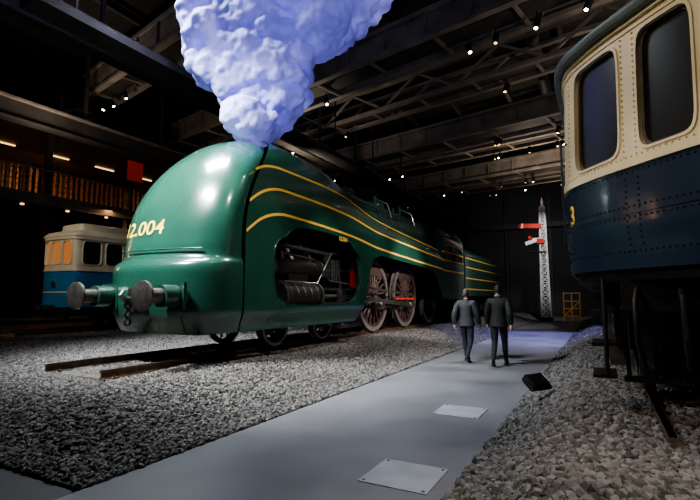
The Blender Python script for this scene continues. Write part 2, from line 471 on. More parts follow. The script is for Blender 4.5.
b.box(LV(0,23.05,.9),(1.0,.6,.3),M_black); b.box(LV(0,23.06,2.4),(2.5,.5,2.3),M_black)
b.obj('tender',loco)
# wheels
def wheel(b,c,r,ns,mS=M_wheel,side=1,w=.13):
    b.ring(c,r,r*.89,w,M_rim,56); b.ring(c,r*.895,r*.82,w*.8,mS,56)
    b.ring((c[0]-side*(w/2+.015),c[1],c[2]),r+.028,r*.86,.03,M_rim,56)
    b.cyl((c[0]-w*.7,c[1],c[2]),(c[0]+w*.7,c[1],c[2]),r*.17,mS,24); b.cyl((c[0]+side*w*.7,c[1],c[2]),(c[0]+side*(w*.7+.03),c[1],c[2]),r*.09,M_steel,16)
    for k in range(ns):
        an=2*pi*k/ns+.1; d=Vector((0,math.cos(an),math.sin(an)))
        b.tube([Vector(c)+d*r*.14,Vector(c)+d*r*.84],[.045*r+.008,.03*r+.006],mS,8)
b=MB(); DR=[13.95,16.75]; R=1.16
for y in DR:
    for sgn in(-1,1):
        c=LV(sgn*.76,y,R); wheel(b,c,R,20,side=sgn)
        vs=[];fs=[]
        for side in(-.05,.05):
            for k in range(11):
                an=pi*.25+pi*.5*k/10; vs.append((c[0]+side,c[1]+.96*math.cos(an),c[2]+.96*math.sin(an)))
            for k in range(11):
                an=pi*.25+pi*.5*k/10; vs.append((c[0]+side,c[1]+.68*math.cos(pi/2+(an-pi/2)*1.1),max(c[2]+.68*math.sin(an)-.02,c[2]+.5)))
        for k in range(10):
            fs+=[(k,k+1,12+k,11+k),(22+k,33+k,34+k,23+k),(k,22+k,23+k,k+1)]
        b.add(vs,fs,M_wheel)
    b.cyl(LV(-.7,y,R),LV(.7,y,R),.1,M_dsteel)
for y,r,ns in((8.7,.5,10),(10.75,.5,10),(19.5,.76,12)):
    for sgn in(-1,1): wheel(b,LV(sgn*.76,y,r),r,ns,side=sgn)
    b.cyl(LV(-.7,y,r),LV(.7,y,r),.08,M_dsteel)
for y in frange(24.4,31.2,4):
    for sgn in(-1,1): wheel(b,LV(sgn*.76,y,.52),.52,10,mS=M_black,side=sgn)
    b.cyl(LV(-.7,y,.52),LV(.7,y,.52),.08,M_dsteel)
b.obj('wheels',loco)
# running gear
b=MB()
for sgn in(-1,1):
    X=lambda x:sgn*x
    b.box(LV(X(.58),15,1.25),(.05,15.6,.75),M_black)
    b.cyl(LV(X(1.08),8.35,1.12),LV(X(1.08),9.75,1.12),.33,M_black,28); b.cyl(LV(X(1.08),8.28,1.12),LV(X(1.08),8.36,1.12),.37,M_dsteel,28); b.cyl(LV(X(1.08),9.74,1.12),LV(X(1.08),9.82,1.12),.37,M_dsteel,28)
    b.cyl(LV(X(1.05),8.1,1.78),LV(X(1.05),10.0,1.78),.2,M_black,24); b.cyl(LV(X(1.05),8.0,1.78),LV(X(1.05),8.12,1.78),.24,M_dsteel,24); b.cyl(LV(X(1.05),9.98,1.78),LV(X(1.05),10.1,1.78),.24,M_dsteel,24)
    b.box(LV(X(1.0),9.05,1.48),(.4,.8,.3),M_black)
    b.cyl(LV(X(1.08),9.8,1.12),LV(X(1.08),11.3,1.12),.045,M_steel)
    for hh in(.93,1.31): b.box(LV(X(1.08),10.85,hh),(.09,2.0,.06),M_steel)
    b.box(LV(X(1.08),11.2,1.12),(.14,.4,.34),M_dsteel)
    b.bar(LV(X(1.08),11.2,1.12),LV(X(1.08),16.75,R-.34),.05,.14,M_steel)
    b.bar(LV(X(.96),13.95,R-.34),LV(X(.96),16.75,R-.34),.05,.13,M_steel)
    for y in DR: b.cyl(LV(X(.8),y,R-.34),LV(X(1.16),y,R-.34),.12,M_steel)
    for y in DR: b.bar(LV(X(.87),y,R),LV(X(.87),y,R-.34),.06,.26,M_wheel)
    b.box(LV(X(1.1),11.95,1.75),(.12,.16,.75),M_red); b.bar(LV(X(1.05),10.1,1.78),LV(X(1.05),11.9,1.85),.04,.07,M_steel)
    b.bar(LV(X(1.14),11.2,1.0),LV(X(1.14),11.05,1.8),.04,.07,M_steel); b.bar(LV(X(1.12),11.95,1.45),LV(X(1.16),16.75,1.15),.04,.07,M_steel)
    b.bar(LV(X(1.18),14.9,1.04),LV(X(1.18),16.75,1.04),.04,.06,M_red)
    b.box(LV(X(1.0),12.1,1.95),(.5,.1,.5),M_black)
    b.tube([LV(X(.95),8.0,2.2),LV(X(1.2),8.6,2.25),LV(X(1.2),10.4,2.2),LV(X(1.0),11.2,2.3)],.05,M_dsteel,10)
    b.tube([LV(X(1.3),8.2,.95),LV(X(1.34),9.0,.85),LV(X(1.34),10.8,.85)],.03,M_steel,10)
    b.tube([LV(X(1.36),8.2,2.05),LV(X(1.38),9.4,2.0),LV(X(1.36),10.2,1.5),LV(X(1.3),11.3,1.45)],.022,M_dsteel,10)
    b.tube([LV(X(1.32),8.3,1.45),LV(X(1.36),9.6,1.42),LV(X(1.34),10.3,2.2)],.018,M_steel,10)
    b.tube([LV(X(.8),9.0,2.3),LV(X(1.0),9.0,2.0),LV(X(1.0),9.1,1.7)],.09,M_dsteel,12)
    b.tube([LV(X(.8),9.6,2.4),LV(X(1.1),9.6,2.1),LV(X(1.1),9.7,1.9)],.05,M_steel,12)
    b.tube([LV(X(.8),8.5,2.4),LV(X(1.1),8.5,2.1),LV(X(1.1),8.5,1.9)],.04,M_dsteel,12)
    b.box(LV(X(.9),10.6,1.85),(.3,.6,.45),M_greend); b.box(LV(X(1.15),10.35,2.1),(.1,.3,.2),M_dsteel)
    for k in range(4): b.cyl(LV(X(1.1),10.75+.12*k,1.5),LV(X(1.1),10.75+.12*k,2.1),.025,M_steel,8)
    for k in range(12):
        an=2*pi*k/12
        for yy in(8.27,9.83): b.cyl(LV(X(1.08+.33*math.cos(an)),yy-.02,1.12+.33*math.sin(an)),LV(X(1.08+.33*math.cos(an)),yy+.02,1.12+.33*math.sin(an)),.022,M_steel,6)
    for k in range(5): b.tube([LV(X(1.08+.335*math.cos(t)),8.5+.27*k,1.12+.335*math.sin(t)) for t in frange(-.2,3.2,14)],.010,M_dsteel,6)
    b.box(LV(X(.95),9.7,.55),(.07,2.9,.22),M_black); b.box(LV(X(.98),8.7,.5),(.14,.3,.3),M_dsteel); b.box(LV(X(.98),10.75,.5),(.14,.3,.3),M_dsteel)
    b.box(LV(X(1.0),19.5,.90),(.1,1.6,.25),M_black); b.box(LV(X(1.02),19.5,.76),(.14,.3,.3),M_dsteel)
    for y in DR:
        b.tube([LV(X(.8),y-1.28,1.5),LV(X(.8),y-1.26,.8),LV(X(.8),y-1.2,.35)],.035,M_dsteel,8)
        for k in range(5): b.box(LV(X(.6),y,.55-.035*k),(.1,1.0-.15*k,.03),M_dsteel)
    b.tube([LV(X(.78),12.2,2.1),LV(X(.78),12.6,1.2),LV(X(.76),12.7,.3)],.03,M_dsteel,8)
b.box(LV(0,14.0,2.35),(1.1,12.5,1.3),M_black)
b.box(LV(0,13,1.9),(1.2,10.5,.1),M_black)
b.box(LV(0,9.0,1.6),(1.3,2.6,1.6),M_black)
b.obj('running_gear',loco)
text_on('side_number','12.004',.17,lambda x,y:LV(1.525,10.6+x,2.60+y*.9+.0),M_gold,loco)

# ---------------------------------------------------------------- smoke plume
b=MB()
poly=[(-2.75,3.50),(-2.15,3.54),(-1.85,3.95),(-1.25,4.67),(-.65,5.75),(.3,6.7),(.9,7.3),(1.6,8.5),(-3.9,8.5),(-4.06,7.6),(-4.19,6.4),(-4.0,5.5),(-3.2,4.85),(-2.95,4.1)]
def inside(p):
    x,y=p;c=False
    for i in range(len(poly)):
        x1,y1=poly[i];x2,y2=poly[i-1]
        if (y1>y)!=(y2>y) and x<(x2-x1)*(y-y1)/(y2-y1)+x1: c=not c
    return c
def edged(p):
    P=Vector(p);m=9
    for i in range(len(poly)):
        a=Vector(poly[i-1]);c=Vector(poly[i]);d=c-a;t=max(0,min(1,(P-a).dot(d)/d.length_squared)); m=min(m,(a+d*t-P).length)
    return m
rnd=random.Random(5);cnt=0;balls=[]
while cnt<330:
    p=(rnd.uniform(-4.3,1.7),rnd.uniform(3.4,8.5))
    if not inside(p): continue
    e=edged(p)
    if e<.12: continue
    r=min(e*1.1,rnd.uniform(.2,.58)); d=11.25+rnd.uniform(-.75,.4)
    X=p[0]*.8817-d*.4719;Y=p[0]*.4719+d*.8817
    balls.append((X,Y,p[1]+1.6,r)); cnt+=1
ox,oy,oz=LX,8.95,5.5
for (X,Y,Z,r) in balls: b.ball((X-ox,Y-oy,Z-oz),(r,r,r*.95),M_black,14,9)
for k in range(5): b.ball((.02*k,-.02*k,.20+.14*k),.22+.03*k,M_black,14,9)
tmp=b.obj('tmp_plume'); 
rm=tmp.modifiers.new('r','REMESH'); rm.mode='VOXEL'; rm.voxel_size=.04
sm=tmp.modifiers.new('s0','SMOOTH'); sm.iterations=3
tx=bpy.data.textures.new('cl','CLOUDS'); tx.noise_scale=.32; tx.noise_depth=2
dm=tmp.modifiers.new('d','DISPLACE'); dm.texture=tx; dm.strength=.26; dm.mid_level=.5
sm=tmp.modifiers.new('s1','SMOOTH'); sm.iterations=2
dg=bpy.context.evaluated_depsgraph_get(); me=bpy.data.meshes.new_from_object(tmp.evaluated_get(dg)); bpy.data.objects.remove(tmp)
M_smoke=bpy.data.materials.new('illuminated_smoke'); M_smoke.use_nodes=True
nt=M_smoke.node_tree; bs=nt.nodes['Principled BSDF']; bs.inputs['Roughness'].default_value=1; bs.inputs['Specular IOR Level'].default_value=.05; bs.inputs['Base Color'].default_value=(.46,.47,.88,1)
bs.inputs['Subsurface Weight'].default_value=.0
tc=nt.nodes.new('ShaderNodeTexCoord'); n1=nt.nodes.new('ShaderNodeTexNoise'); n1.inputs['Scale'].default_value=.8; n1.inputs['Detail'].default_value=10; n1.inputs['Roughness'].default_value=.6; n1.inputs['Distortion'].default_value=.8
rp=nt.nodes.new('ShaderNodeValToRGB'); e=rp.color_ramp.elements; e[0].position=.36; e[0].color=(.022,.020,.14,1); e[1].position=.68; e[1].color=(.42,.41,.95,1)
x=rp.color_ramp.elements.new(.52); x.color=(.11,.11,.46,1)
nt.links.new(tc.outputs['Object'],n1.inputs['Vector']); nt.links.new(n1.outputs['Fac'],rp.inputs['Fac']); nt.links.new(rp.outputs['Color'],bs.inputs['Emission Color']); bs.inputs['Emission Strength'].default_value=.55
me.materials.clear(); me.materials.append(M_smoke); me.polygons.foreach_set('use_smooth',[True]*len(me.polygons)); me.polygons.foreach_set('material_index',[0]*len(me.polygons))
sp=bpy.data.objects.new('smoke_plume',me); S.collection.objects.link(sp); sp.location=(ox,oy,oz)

# ---------------------------------------------------------------- rail cars
def arc_path(pts):
    L=[0]
    for a,c in zip(pts,pts[1:]): L.append(L[-1]+(Vector(c)-Vector(a)).length)
    return L
def plan_fn(pts):
    L=arc_path(pts)
    def P(s):
        s=max(0,min(L[-1],s))
        for i in range(len(L)-1):
            if s<=L[i+1]+1e-9:
                t=(s-L[i])/(L[i+1]-L[i]); return Vector(pts[i]).lerp(Vector(pts[i+1]),t)
        return Vector(pts[-1])
    def Nn(s):
        d=(P(s+.04)-P(s-.04)).normalized(); return Vector((d.y,-d.x))
    return P,Nn,L
def make_plan(half):
    left=[(-w,y) for w,y in half[::-1]]; right=[(w,y) for w,y in half[1:]]
    return left+right
def smooth_half(tab,n):
    xs=[(i,w) for i,(w,y) in enumerate(tab)]; ys=[(i,y) for i,(w,y) in enumerate(tab)]
    out=[]
    for k in range(n+1):
        t=(len(tab)-1)*k/n; out.append((sinterp(xs,t),sinterp(ys,t)))
    return out
car=empty('railcar',(RX,6,.5))
half=smooth_half([(0,4.25),(.22,4.30),(.42,4.44),(.64,4.66),(.85,4.90),(1.05,5.13),(1.22,5.36),(1.38,5.62),(1.47,5.9),(1.5,6.25)],60)+[(1.5,7.0),(1.5,9),(1.5,13),(1.5,19)]
plan=make_plan([(w,y-6) for w,y in half]); P,Nn,L=plan_fn(plan)
smid=L[-1]/2
def s_of_w(w):
    best=None
    for i,(p) in enumerate(plan):
        if p[1]<.26:
            d=abs(p[0]-w)
            if best is None or d<best[0]: best=(d,L[i])
    return best[1]
H0,HB,HW0,HW1,H1=1.38,2.32,2.43,3.54,3.72
def cf(u,v,off=0):
    p=P(u);n=Nn(u); k=.06*smooth((1.75-v)/.4)+.0
    tum=.03*max(0,(v-2.4))
    q_=p+n*(off-k-tum); return Vector((q_.x,q_.y,v))
holes=[]
for a,c in((-1.34,-.95),(-.80,-.43),(-.30,.30),(.43,.80),(.95,1.34)):
    s0,s1=s_of_w(a),s_of_w(c); holes.append(((s0+s1)/2,(HW0+HW1)/2,abs(s1-s0)/2,(HW1-HW0)/2,7))
for k in range(8):
    for sd in(-1,1):
        sc=smid+sd*(s_of_w(1.5)-smid+1.1+1.35*k) if sd>0 else smid-(s_of_w(1.5)-smid+1.1+1.35*k)
        if .6<sc<L[-1]-.6: holes.append((sc,(HW0+HW1)/2,.48,(HW1-HW0)/2,7))
sb0,sb1=s_of_w(-1.5),s_of_w(1.5)
us=frange(0,sb0,120)+frange(sb0,sb1,150)[1:]+frange(sb1,L[-1],120)[1:]
vs_=frange(H0,HB-.05,12)+[HB-.02,HB+.02]+frange(HB+.05,H1,34)
b=MB(); surf_holes(b,cf,us,vs_,holes,lambda u,v:M_blue if v<HB else M_cream)
b.obj('body_shell',car,angle=35)
b=MB()
for h in holes: rim(b,cf,h,.028,.016,.05,M_cream,44); glass(b,cf,h,.05,M_glass,44)
for h in holes:
    r_=(h[0],h[1],h[2]-.012,h[3]-.012,7)
    lo=[[cf(u,v,-.03) for u,v in hole_ring(r_,1,44,.014)],[cf(u,v,-.03) for u,v in hole_ring(r_,1,44,-.016)],[cf(u,v,-.05) for u,v in hole_ring(r_,1,44,-.016)]]
    b.add([p for l in lo for p in l],[(l*44+k,l*44+(k+1)%44,(l+1)*44+(k+1)%44,(l+1)*44+k) for l in range(2) for k in range(44)],M_wood)
b.obj('windows',car)
def band(b,v0,v1,off,m):
    ss=frange(0,sb0,20)+frange(sb0,sb1,90)[1:]+frange(sb1,L[-1],20)[1:]; vs=[];n4=4
    for s_ in ss: vs+=[cf(s_,v0,0),cf(s_,v0,off),cf(s_,v1,off),cf(s_,v1,0)]
    b.add(vs,[(4*i+j,4*i+4+j,4*i+5+j,4*i+1+j) for i in range(len(ss)-1) for j in range(3)],m)
b=MB()
band(b,HB-.03,HB+.035,.022,M_cream); band(b,H1-.06,H1+.0,.03,M_cream); band(b,H0-.02,H0+.10,.03,M_blue); band(b,1.86,1.9,.008,M_blue); band(b,HW1+.055,HW1+.08,.012,M_cream)
def riv(s_,v,m): 
    p=cf(s_,v,.004); b.ball(p,.0105,m,6,4)
s_=sb0-1.0
while s_<sb1+.2:
    for v,m in((HB+.07,M_cream),(HB-.07,M_blue),(H0+.14,M_blue),(H1-.09,M_cream),(1.83,M_blue),(1.93,M_blue),(H0+.05,M_blue)): riv(s_,v,m)
    s_+=.06
for w in(-1.42,-.91,-.84,-.36,.36,.84,.91,1.42):
    sc=s_of_w(w); v=H0+.2
    while v<H1-.1:
        if abs(v-HB)>.08: riv(sc,v,M_cream if v>HB else M_blue)
        v+=.055
b.obj('mouldings_and_rivets',car)
# roof
b=MB(); rings=[(1.0,H1-.02),(1.035,H1-.01),(1.045,H1+.03),(1.04,H1+.07),(1.0,H1+.10),(.94,H1+.2),(.82,H1+.33),(.6,H1+.43),(.3,H1+.48),(0.0,H1+.5)]
vs=[];ymid=6.5
for k,z in rings:
    for p in plan:
        vs.append((p[0]*k,ymid+(p[1]-ymid)*(1-(1-k)*.16),z))
n_=len(plan)
o0=len(b.v); b.v+=vs
for i in range(len(rings)-1):
    mm=M_teal if i<4 else M_roof
    for k in range(n_-1): b.f.append((o0+i*n_+k,o0+i*n_+k+1,o0+(i+1)*n_+k+1,o0+(i+1)*n_+k)); b.m.append(b.mi(mm))
for k in range(0,3): b.box((0,1.5+3*k,H1+.52),(.35,.6,.12),M_roof)
b.obj('roof',car)
# floor, rear wall, underframe
b=MB()
b.add([(p[0]*.93,p[1]*.97+.1,H0+.02) for p in plan]+[(p[0]*.93,p[1]*.97+.1,H0-.12) for p in plan],[tuple(range(n_)),tuple(range(2*n_-1,n_-1,-1))]+[(k,k+1,n_+k+1,n_+k) for k in range(n_-1)],M_black)
b.box((0,12.95,2.5),(2.9,.06,2.3),M_blue)
b.box((-1.1,6.5,1.12),(.12,11,.28),M_black); b.box((1.1,6.5,1.12),(.12,11,.28),M_black); b.box((0,-.75,1.15),(2.0,.12,.3),M_black)
for x in(-.6,0,.6): b.box((x,6,1.2),(.1,12,.12),M_black)
for by in(1.9,10.2):
    for sx in(-1,1):
        b.box((sx*1.0,by,.62),(.09,3.1,.2),M_black)
        b.box((sx*1.0,by,.85),(.12,.9,.3),M_black)
        for dy in(-1.1,1.1):
            b.box((sx*1.03,by+dy,.46),(.16,.3,.36),M_dsteel); b.box((sx*1.04,by+dy,.46),(.2,.18,.2),M_dsteel)
            for k in range(6): b.box((sx*1.05,by+dy,.98-.035*k),(.1,1.15-.14*k,.028),M_dsteel)
            b.tube([(sx*1.05,by+dy-.5,.97),(sx*1.05,by+dy-.5,.7)],.025,M_dsteel,8); b.tube([(sx*1.05,by+dy+.5,.97),(sx*1.05,by+dy+.5,.7)],.025,M_dsteel,8)
    for dy in(-1.1,1.1):
        for sx in(-1,1): wheel(b,Vector((sx*.76,by+dy,.46)),.46,9,mS=M_black,side=sx)
        b.cyl((-.7,by+dy,.46),(.7,by+dy,.46),.07,M_dsteel)
    b.box((0,by,.7),(2.0,.4,.3),M_black)
b.box((0,-1.35,.82),(.5,.9,.3),M_black); b.cyl((0,-1.75,.8),(0,-2.0,.8),.09,M_dsteel); b.box((0,-2.08,.8),(.28,.2,.26),M_dsteel)
for sx in(-1,1):
    b.tube([(sx*.35,-1.1,1.2),(sx*.35,-1.5,1.1),(sx*.34,-1.6,.8),(sx*.3,-1.45,.5),(sx*.25,-1.3,.55)],.03,M_dsteel,10)
    b.tube([(sx*.55,-1.0,1.2),(sx*.58,-1.35,1.1),(sx*.58,-1.4,.75),(sx*.54,-1.2,.5)],.028,M_black,10)
    b.tube([(sx*.85,-.7,1.25),(sx*.9,-1.0,1.05),(sx*.9,-1.05,.7),(sx*.84,-.9,.45)],.025,M_black,10)
    b.tube([(sx*1.15,-.5,1.3),(sx*1.15,-.55,.75),(sx*1.15,-.5,.3)],.022,M_black,8); b.tube([(sx*1.15,0,1.3),(sx*1.15,0,.75),(sx*1.15,0,.3)],.022,M_black,8)
    for zz in(.3,.62,.95): b.box((sx*1.17,-.25,zz),(.22,.55,.03),M_black)
    b.box((sx*1.2,4.2,.9),(.3,1.4,.4),M_black); b.cyl((sx*.9,5.6,.8),(sx*.9,7.0,.8),.22,M_black)
for k in range(9): 
    xx=-1.0+.25*k; b.bar((xx,-.8,1.0),(xx*.95,-.35,.28),.04,.05,M_black)
b.bar((-1.0,-.35,.27),(1.0,-.35,.27),.05,.06,M_black); b.bar((-1.0,-.8,1.0),(1.0,-.8,1.0),.05,.06,M_black)
b.box((0,.1,.9),(1.6,.6,.35),M_black); b.box((-.75,0.1,.75),(.35,.5,.4),M_black)
b.obj('underframe_and_bogies',car)
b=MB()
for sx in(-1,1):
    sc=s_of_w(sx*1.44)
    pts=[cf(sc,HB-.75,.01),cf(sc,HB-.72,.07),cf(sc,HB+.5,.07),cf(sc,HB+.53,.01)]
    b.tube(pts,.014,M_blue,8)
b.obj('handrails',car)
sc=s_of_w(-1.40)
text_on('car_number','3',.30,lambda x,y:cf(sc+x,1.98+y,.008),M_gold,car)

# --- cream/blue tram on the left
tram=empty('tram',(-16.75,9.5,.5))
half=smooth_half([(0,.0),(.36,.01),(.7,.05),(.88,.12),(.95,.22),(.97,.4)],24)+[(.97,.9),(.97,2),(.97,5),(.97,9)]
plan2=make_plan(half); P2,N2,L2=plan_fn(plan2); sm2=L2[-1]/2
def tf(u,v,off=0):
    p=P2(u)+N2(u)*off; return Vector((p.x,p.y,v))
holes2=[(sm2-.58,2.64,.21,.40,6),(sm2,2.64,.27,.40,6),(sm2+.58,2.64,.21,.40,6)]
for k in range(9): 
    for sd in(-1,1): holes2.append((sm2+sd*(1.50+.86*k),2.64,.34,.40,6))
b=MB(); surf_holes(b,tf,frange(0,L2[-1],340),frange(.75,1.92,8)+[2.03]+frange(2.06,3.2,30),holes2,lambda u,v:M_tblue if v<2.03 else M_tcream)
for i,h in enumerate(holes2): rim(b,tf,h,.03,.02,.05,M_tcream,28); glass(b,tf,h,.05,M_amber if i<3 else M_glass,28)
def band2(v0,v1,off,m):
    ss=frange(0,L2[-1],150); vs=[]
    for s_ in ss: vs+=[tf(s_,v0,0),tf(s_,v0,off),tf(s_,v1,off),tf(s_,v1,0)]
    b.add(vs,[(4*i+j,4*i+4+j,4*i+5+j,4*i+1+j) for i in range(len(ss)-1) for j in range(3)],m)
band2(2.0,2.06,.03,M_tcream); band2(.75,.85,.03,M_tblue); band2(3.1,3.2,.05,M_tcream); band2(1.25,1.29,.01,M_tcream)
n_=len(plan2); rr_=[(1.0,3.2),(1.06,3.2),(1.06,3.26),(.95,3.38),(.72,3.46),(.66,3.48),(.64,3.68),(.4,3.76),(0,3.8)]
vs=[(p[0]*k,4.5+(p[1]-4.5)*(1-(1-k)*.25),z) for k,z in rr_ for p in plan2]
b.add(vs,[(i*n_+k,i*n_+k+1,(i+1)*n_+k+1,(i+1)*n_+k) for i in range(len(rr_)-1) for k in range(n_-1)],M_tcream)
b.add([(p[0],p[1],.8) for p in plan2],[tuple(range(n_))],M_black)
b.box((0,8.97,1.95),(1.9,.05,2.4),M_tblue)
b.box((0,4.5,.62),(1.5,8,.3),M_black); b.box((0,.0,.55),(1.7,.12,.35),M_black); b.box((0,-.25,.75),(.3,.5,.16),M_dsteel)
for y in(2.4,6.4):
    for sx in(-1,1): wheel(b,Vector((sx*.76,y,.4)),.4,8,mS=M_black,side=sx); b.box((sx*.93,y,.5),(.12,1.2,.2),M_black)
    b.cyl((-.7,y,.4),(.7,y,.4),.06,M_dsteel)
b.cyl((0,-.05,1.55),(0,.06,1.55),.12,M_steel,20)
b.obj('tram_body',tram)

# ---------------------------------------------------------------- semaphore signal
sg=empty('semaphore_signal',(-3.25,33.5,0.02)); b=MB(); w0,w1,Hs=.27,.15,7.6
cor=lambda z,i:(((w0+(w1-w0)*z/Hs)*(1 if i in(0,1) else -1)),((w0+(w1-w0)*z/Hs)*(1 if i in(0,3) else -1)),z)
for i in range(4): b.bar(cor(0,i),cor(Hs,i),.07,.07,M_white)
nz=18
for k in range(nz):
    z0=Hs*k/nz;z1=Hs*(k+1)/nz
    for i in range(4):
        j=(i+1)%4; b.bar(cor(z0,i),cor(z1,j),.035,.035,M_white); b.bar(cor(z0,j),cor(z1,i),.035,.035,M_white); b.bar(cor(z1,i),cor(z1,j),.04,.04,M_white)
b.tube([(0,0,Hs),(0,0,Hs+.2),(0,0,Hs+.35),(0,0,Hs+.7)],[.18,.08,.1,.01],M_white,12)
b.box((0,0,.12),(.8,.8,.24),M_black)
b.bar((-.05,-.27,6.3),(-1.5,-.27,6.4),.06,.30,M_red); b.bar((-1.2,-.305,6.38),(-1.33,-.305,6.39),.02,.31,M_white)
b.box((-.15,-.29,5.3),(.45,.1,.32),M_red); b.bar((-.25,-.29,5.4),(-1.1,-.29,5.15),.06,.24,M_white)
b.cyl((-.8,-.32,5.55),(-.8,-.1,5.55),.15,M_black); b.cyl((-.8,-.34,5.55),(-.8,-.32,5.55),.11,M_red)
b.box((-.45,-.1,5.5),(.9,.07,.07),M_white); b.box((-.4,-.1,4.6),(1.2,.45,.05),M_black)
for sx in(-.15,.15): b.bar((sx,.45,0.24),(sx,.32,7),.03,.03,M_white)
for k in range(22): b.bar((-.15,.44-.005*k,.6+.3*k),(.15,.44-.005*k,.6+.3*k),.02,.02,M_white)
b.obj('mast_and_arms',sg,smooth=False)

b=MB()
for x in(0,.5,1.0): b.bar((x,0,0),(x,0,1.9),.06,.06,M_orange)
for z in(.3,.8,1.3,1.85): b.bar((0,0,z),(1.0,0,z),.06,.06,M_orange)
b.bar((0,0,.3),(1,0,1.3),.05,.05,M_orange)
ob=b.obj('safety_barrier',smooth=False); ob.location=(-2.3,35.5,.02)

# ---------------------------------------------------------------- floodlight on ballast
def flood(loc,rz):
    b=MB(); b.box((0,0,.13),(.34,.10,.22),M_black); b.box((0,-.055,.13),(.30,.01,.18),M_glass)
    for sx in(-1,1): b.bar((sx*.19,0,0),(sx*.19,0,.15),.02,.04,M_black)
    b.bar((-.19,0,.0),(.19,0,.0),.04,.02,M_black)
    for k in range(6): b.box((-.13+.052*k,.065,.13),(.01,.04,.2),M_black)
    o=b.obj('floodlight',smooth=False); o.location=loc; o.rotation_euler=(-.9,0,rz)
flood((-.80,7.3,.30),1.0)

# ---------------------------------------------------------------- hall structure
CD=Vector((math.cos(math.radians(-12)),math.sin(math.radians(-12)),0))
def truss(yc,z,dep,wid,mt,solid):
    b=MB(); o=Vector((-7,yc,z)); A=o-CD*21.5; B=o+CD*21.5
    nrm=Vector((-CD.y,CD.x,0)); rot=(B-A).to_track_quat('Y','Z').to_matrix()
    for sd in(-1,1):
        for dz in(0,dep):
            b.bar(A+nrm*sd*wid/2+Vector((0,0,dz)),B+nrm*sd*wid/2+Vector((0,0,dz)),.26,.14,mt)
        if solid:
            b.box((A+B)/2+nrm*sd*wid/2+Vector((0,0,dep/2)),(.05,(B-A).length,dep-.1),mt,rot)
            for k in range(26):
                p=A.lerp(B,(k+.5)/26)+nrm*sd*(wid/2+0); b.box(p+Vector((0,0,dep/2)),(.2,.05,dep-.14),mt,rot)
        else:
            n=22
            for k in range(n):
                p=A.lerp(B,k/n)+nrm*sd*wid/2;q_=A.lerp(B,(k+1)/n)+nrm*sd*wid/2
                if k%2: p,q_=q_,p
                b.bar(p,q_+Vector((0,0,dep)),.11,.11,mt)
    n=16
    for k in range(n+1):
        p=A.lerp(B,k/n); b.bar(p-nrm*wid/2,p+nrm*wid/2,.1,.1,mt)
    b.box((A+B)/2+Vector((0,0,.10)),(wid*.5,(B-A).length,.05),M_beamd,rot)
    return b.obj('roof_truss',smooth=False)
TR=[(10.5,11.0,1.1,1.2,1),(15.5,10.2,.9,1.6,1),(20.5,10.8,1.2,1.2,0),(24.5,9.9,.9,1.8,1),(29,10.6,1.3,1.4,0),(33,9.8,.9,1.8,1),(38,10.4,1.2,1.6,0)]
for t in TR: truss(t[0],t[1],t[2],t[3],M_beam,t[4])
b=MB()
for X_,z in((-12.5,8.6),(4.5,9.0),(-19.6,8.4)):
    b.box((X_,20,z),(.5,50,.08),M_beamd); b.box((X_,20,z+.8),(.5,50,.08),M_beam); b.box((X_,20,z+.4),(.08,50,.8),M_beamd)
    for k in range(13): b.bar((X_,-4+4*k,z+.8),(X_,-4+4*k,HH-.2),.12,.12,M_beamd)
b.obj('crane_girder',smooth=False)
b=MB()
for X_ in range(-28,16,3): b.box((X_,20,12.7),(.18,55,.3),M_beamd)
b.obj('roof_purlins',smooth=False)
b=MB(); b.tube([(-2,-6,12.2),(-2,46,12.2)],.25,M_beamd,16); b.tube([(9,-6,12.2),(9,46,12.2)],.25,M_beamd,16)
b.obj('air_duct')
rn=random.Random(11)
b=MB()
for (y,z,_,_,_) in TR:
    for k in range(11):
        t=rn.uniform(-14,14); p=Vector((-7,y,z-.07))+CD*t
        b.bar(p,p-Vector((0,0,.35)),.03,.03,M_black)
        a=Vector((rn.uniform(-.5,.5),rn.uniform(-.6,.3),-1)).normalized()
        q_=p-Vector((0,0,.4)); b.cyl(q_-a*.15,q_+a*.18,.1,M_black,12)
        b.cyl(q_+a*.181,q_+a*.186,.055,M_lamp if k%3 else M_warm,10)
b.obj('track_spotlights')
b=MB(); b.box((-10.4,20,7.9),(.7,30,.22),M_beamd); 
for k in range(8): b.bar((-10.4,6+4*k,8),(-10.4,6+4*k,HH-.2),.05,.05,M_black)
b.obj('lighting_gantry',smooth=False)

# mezzanine along the left wall
mz=empty('mezzanine',(0,0,0)); b=MB()
b.box((-26,20,6.0),(7.6,55,.35),M_beamd); b.box((-22.15,20,6.0),(.12,55,.5),M_beam)
for k in range(13): b.box((-22.6,-5+4.3*k,2.9),(.35,.35,5.8),M_beamd); b.box((-22.6,-5+4.3*k,7.8),(.25,.25,3.4),M_beamd)
for z in(6.5,6.75,7.0,7.25): b.bar((-22.2,-7,z),(-22.2,47,z),.03,.03,M_beam)
b.bar((-22.2,-7,7.4),(-22.2,47,7.4),.08,.07,M_beam)
for k in range(72): b.box((-22.2,-7+.75*k,6.8),(.05,.05,1.3),M_beam)
b.box((-26,20,9.6),(7.6,55,.25),M_beamd); b.box((-22.15,20,9.6),(.1,55,.4),M_beam)
for k in range(150): b.box((-29.6,-6+.35*k,7.8),(.1,.12,3.2),M_slat)
b.obj('decks_and_railings',mz,smooth=False)
b=MB()
for k in range(18): b.box((-26.5,-2+2.8*k,9.42),(.10,1.2,.05),M_warm)
for k in range(24): b.cyl((-22.9,-3+2.05*k,5.76),(-22.9,-3+2.05*k,5.82),.08,M_warm,12)
b.obj('light_strips',mz,smooth=False)
b=MB(); b.box((0,0,0),(.06,.9,1.05),M_redsign); b.bar((0,0,.5),(0,0,1.5),.03,.03,M_black)
ob=b.obj('hanging_banner',smooth=False); ob.location=(-21.9,16.3,8.35)
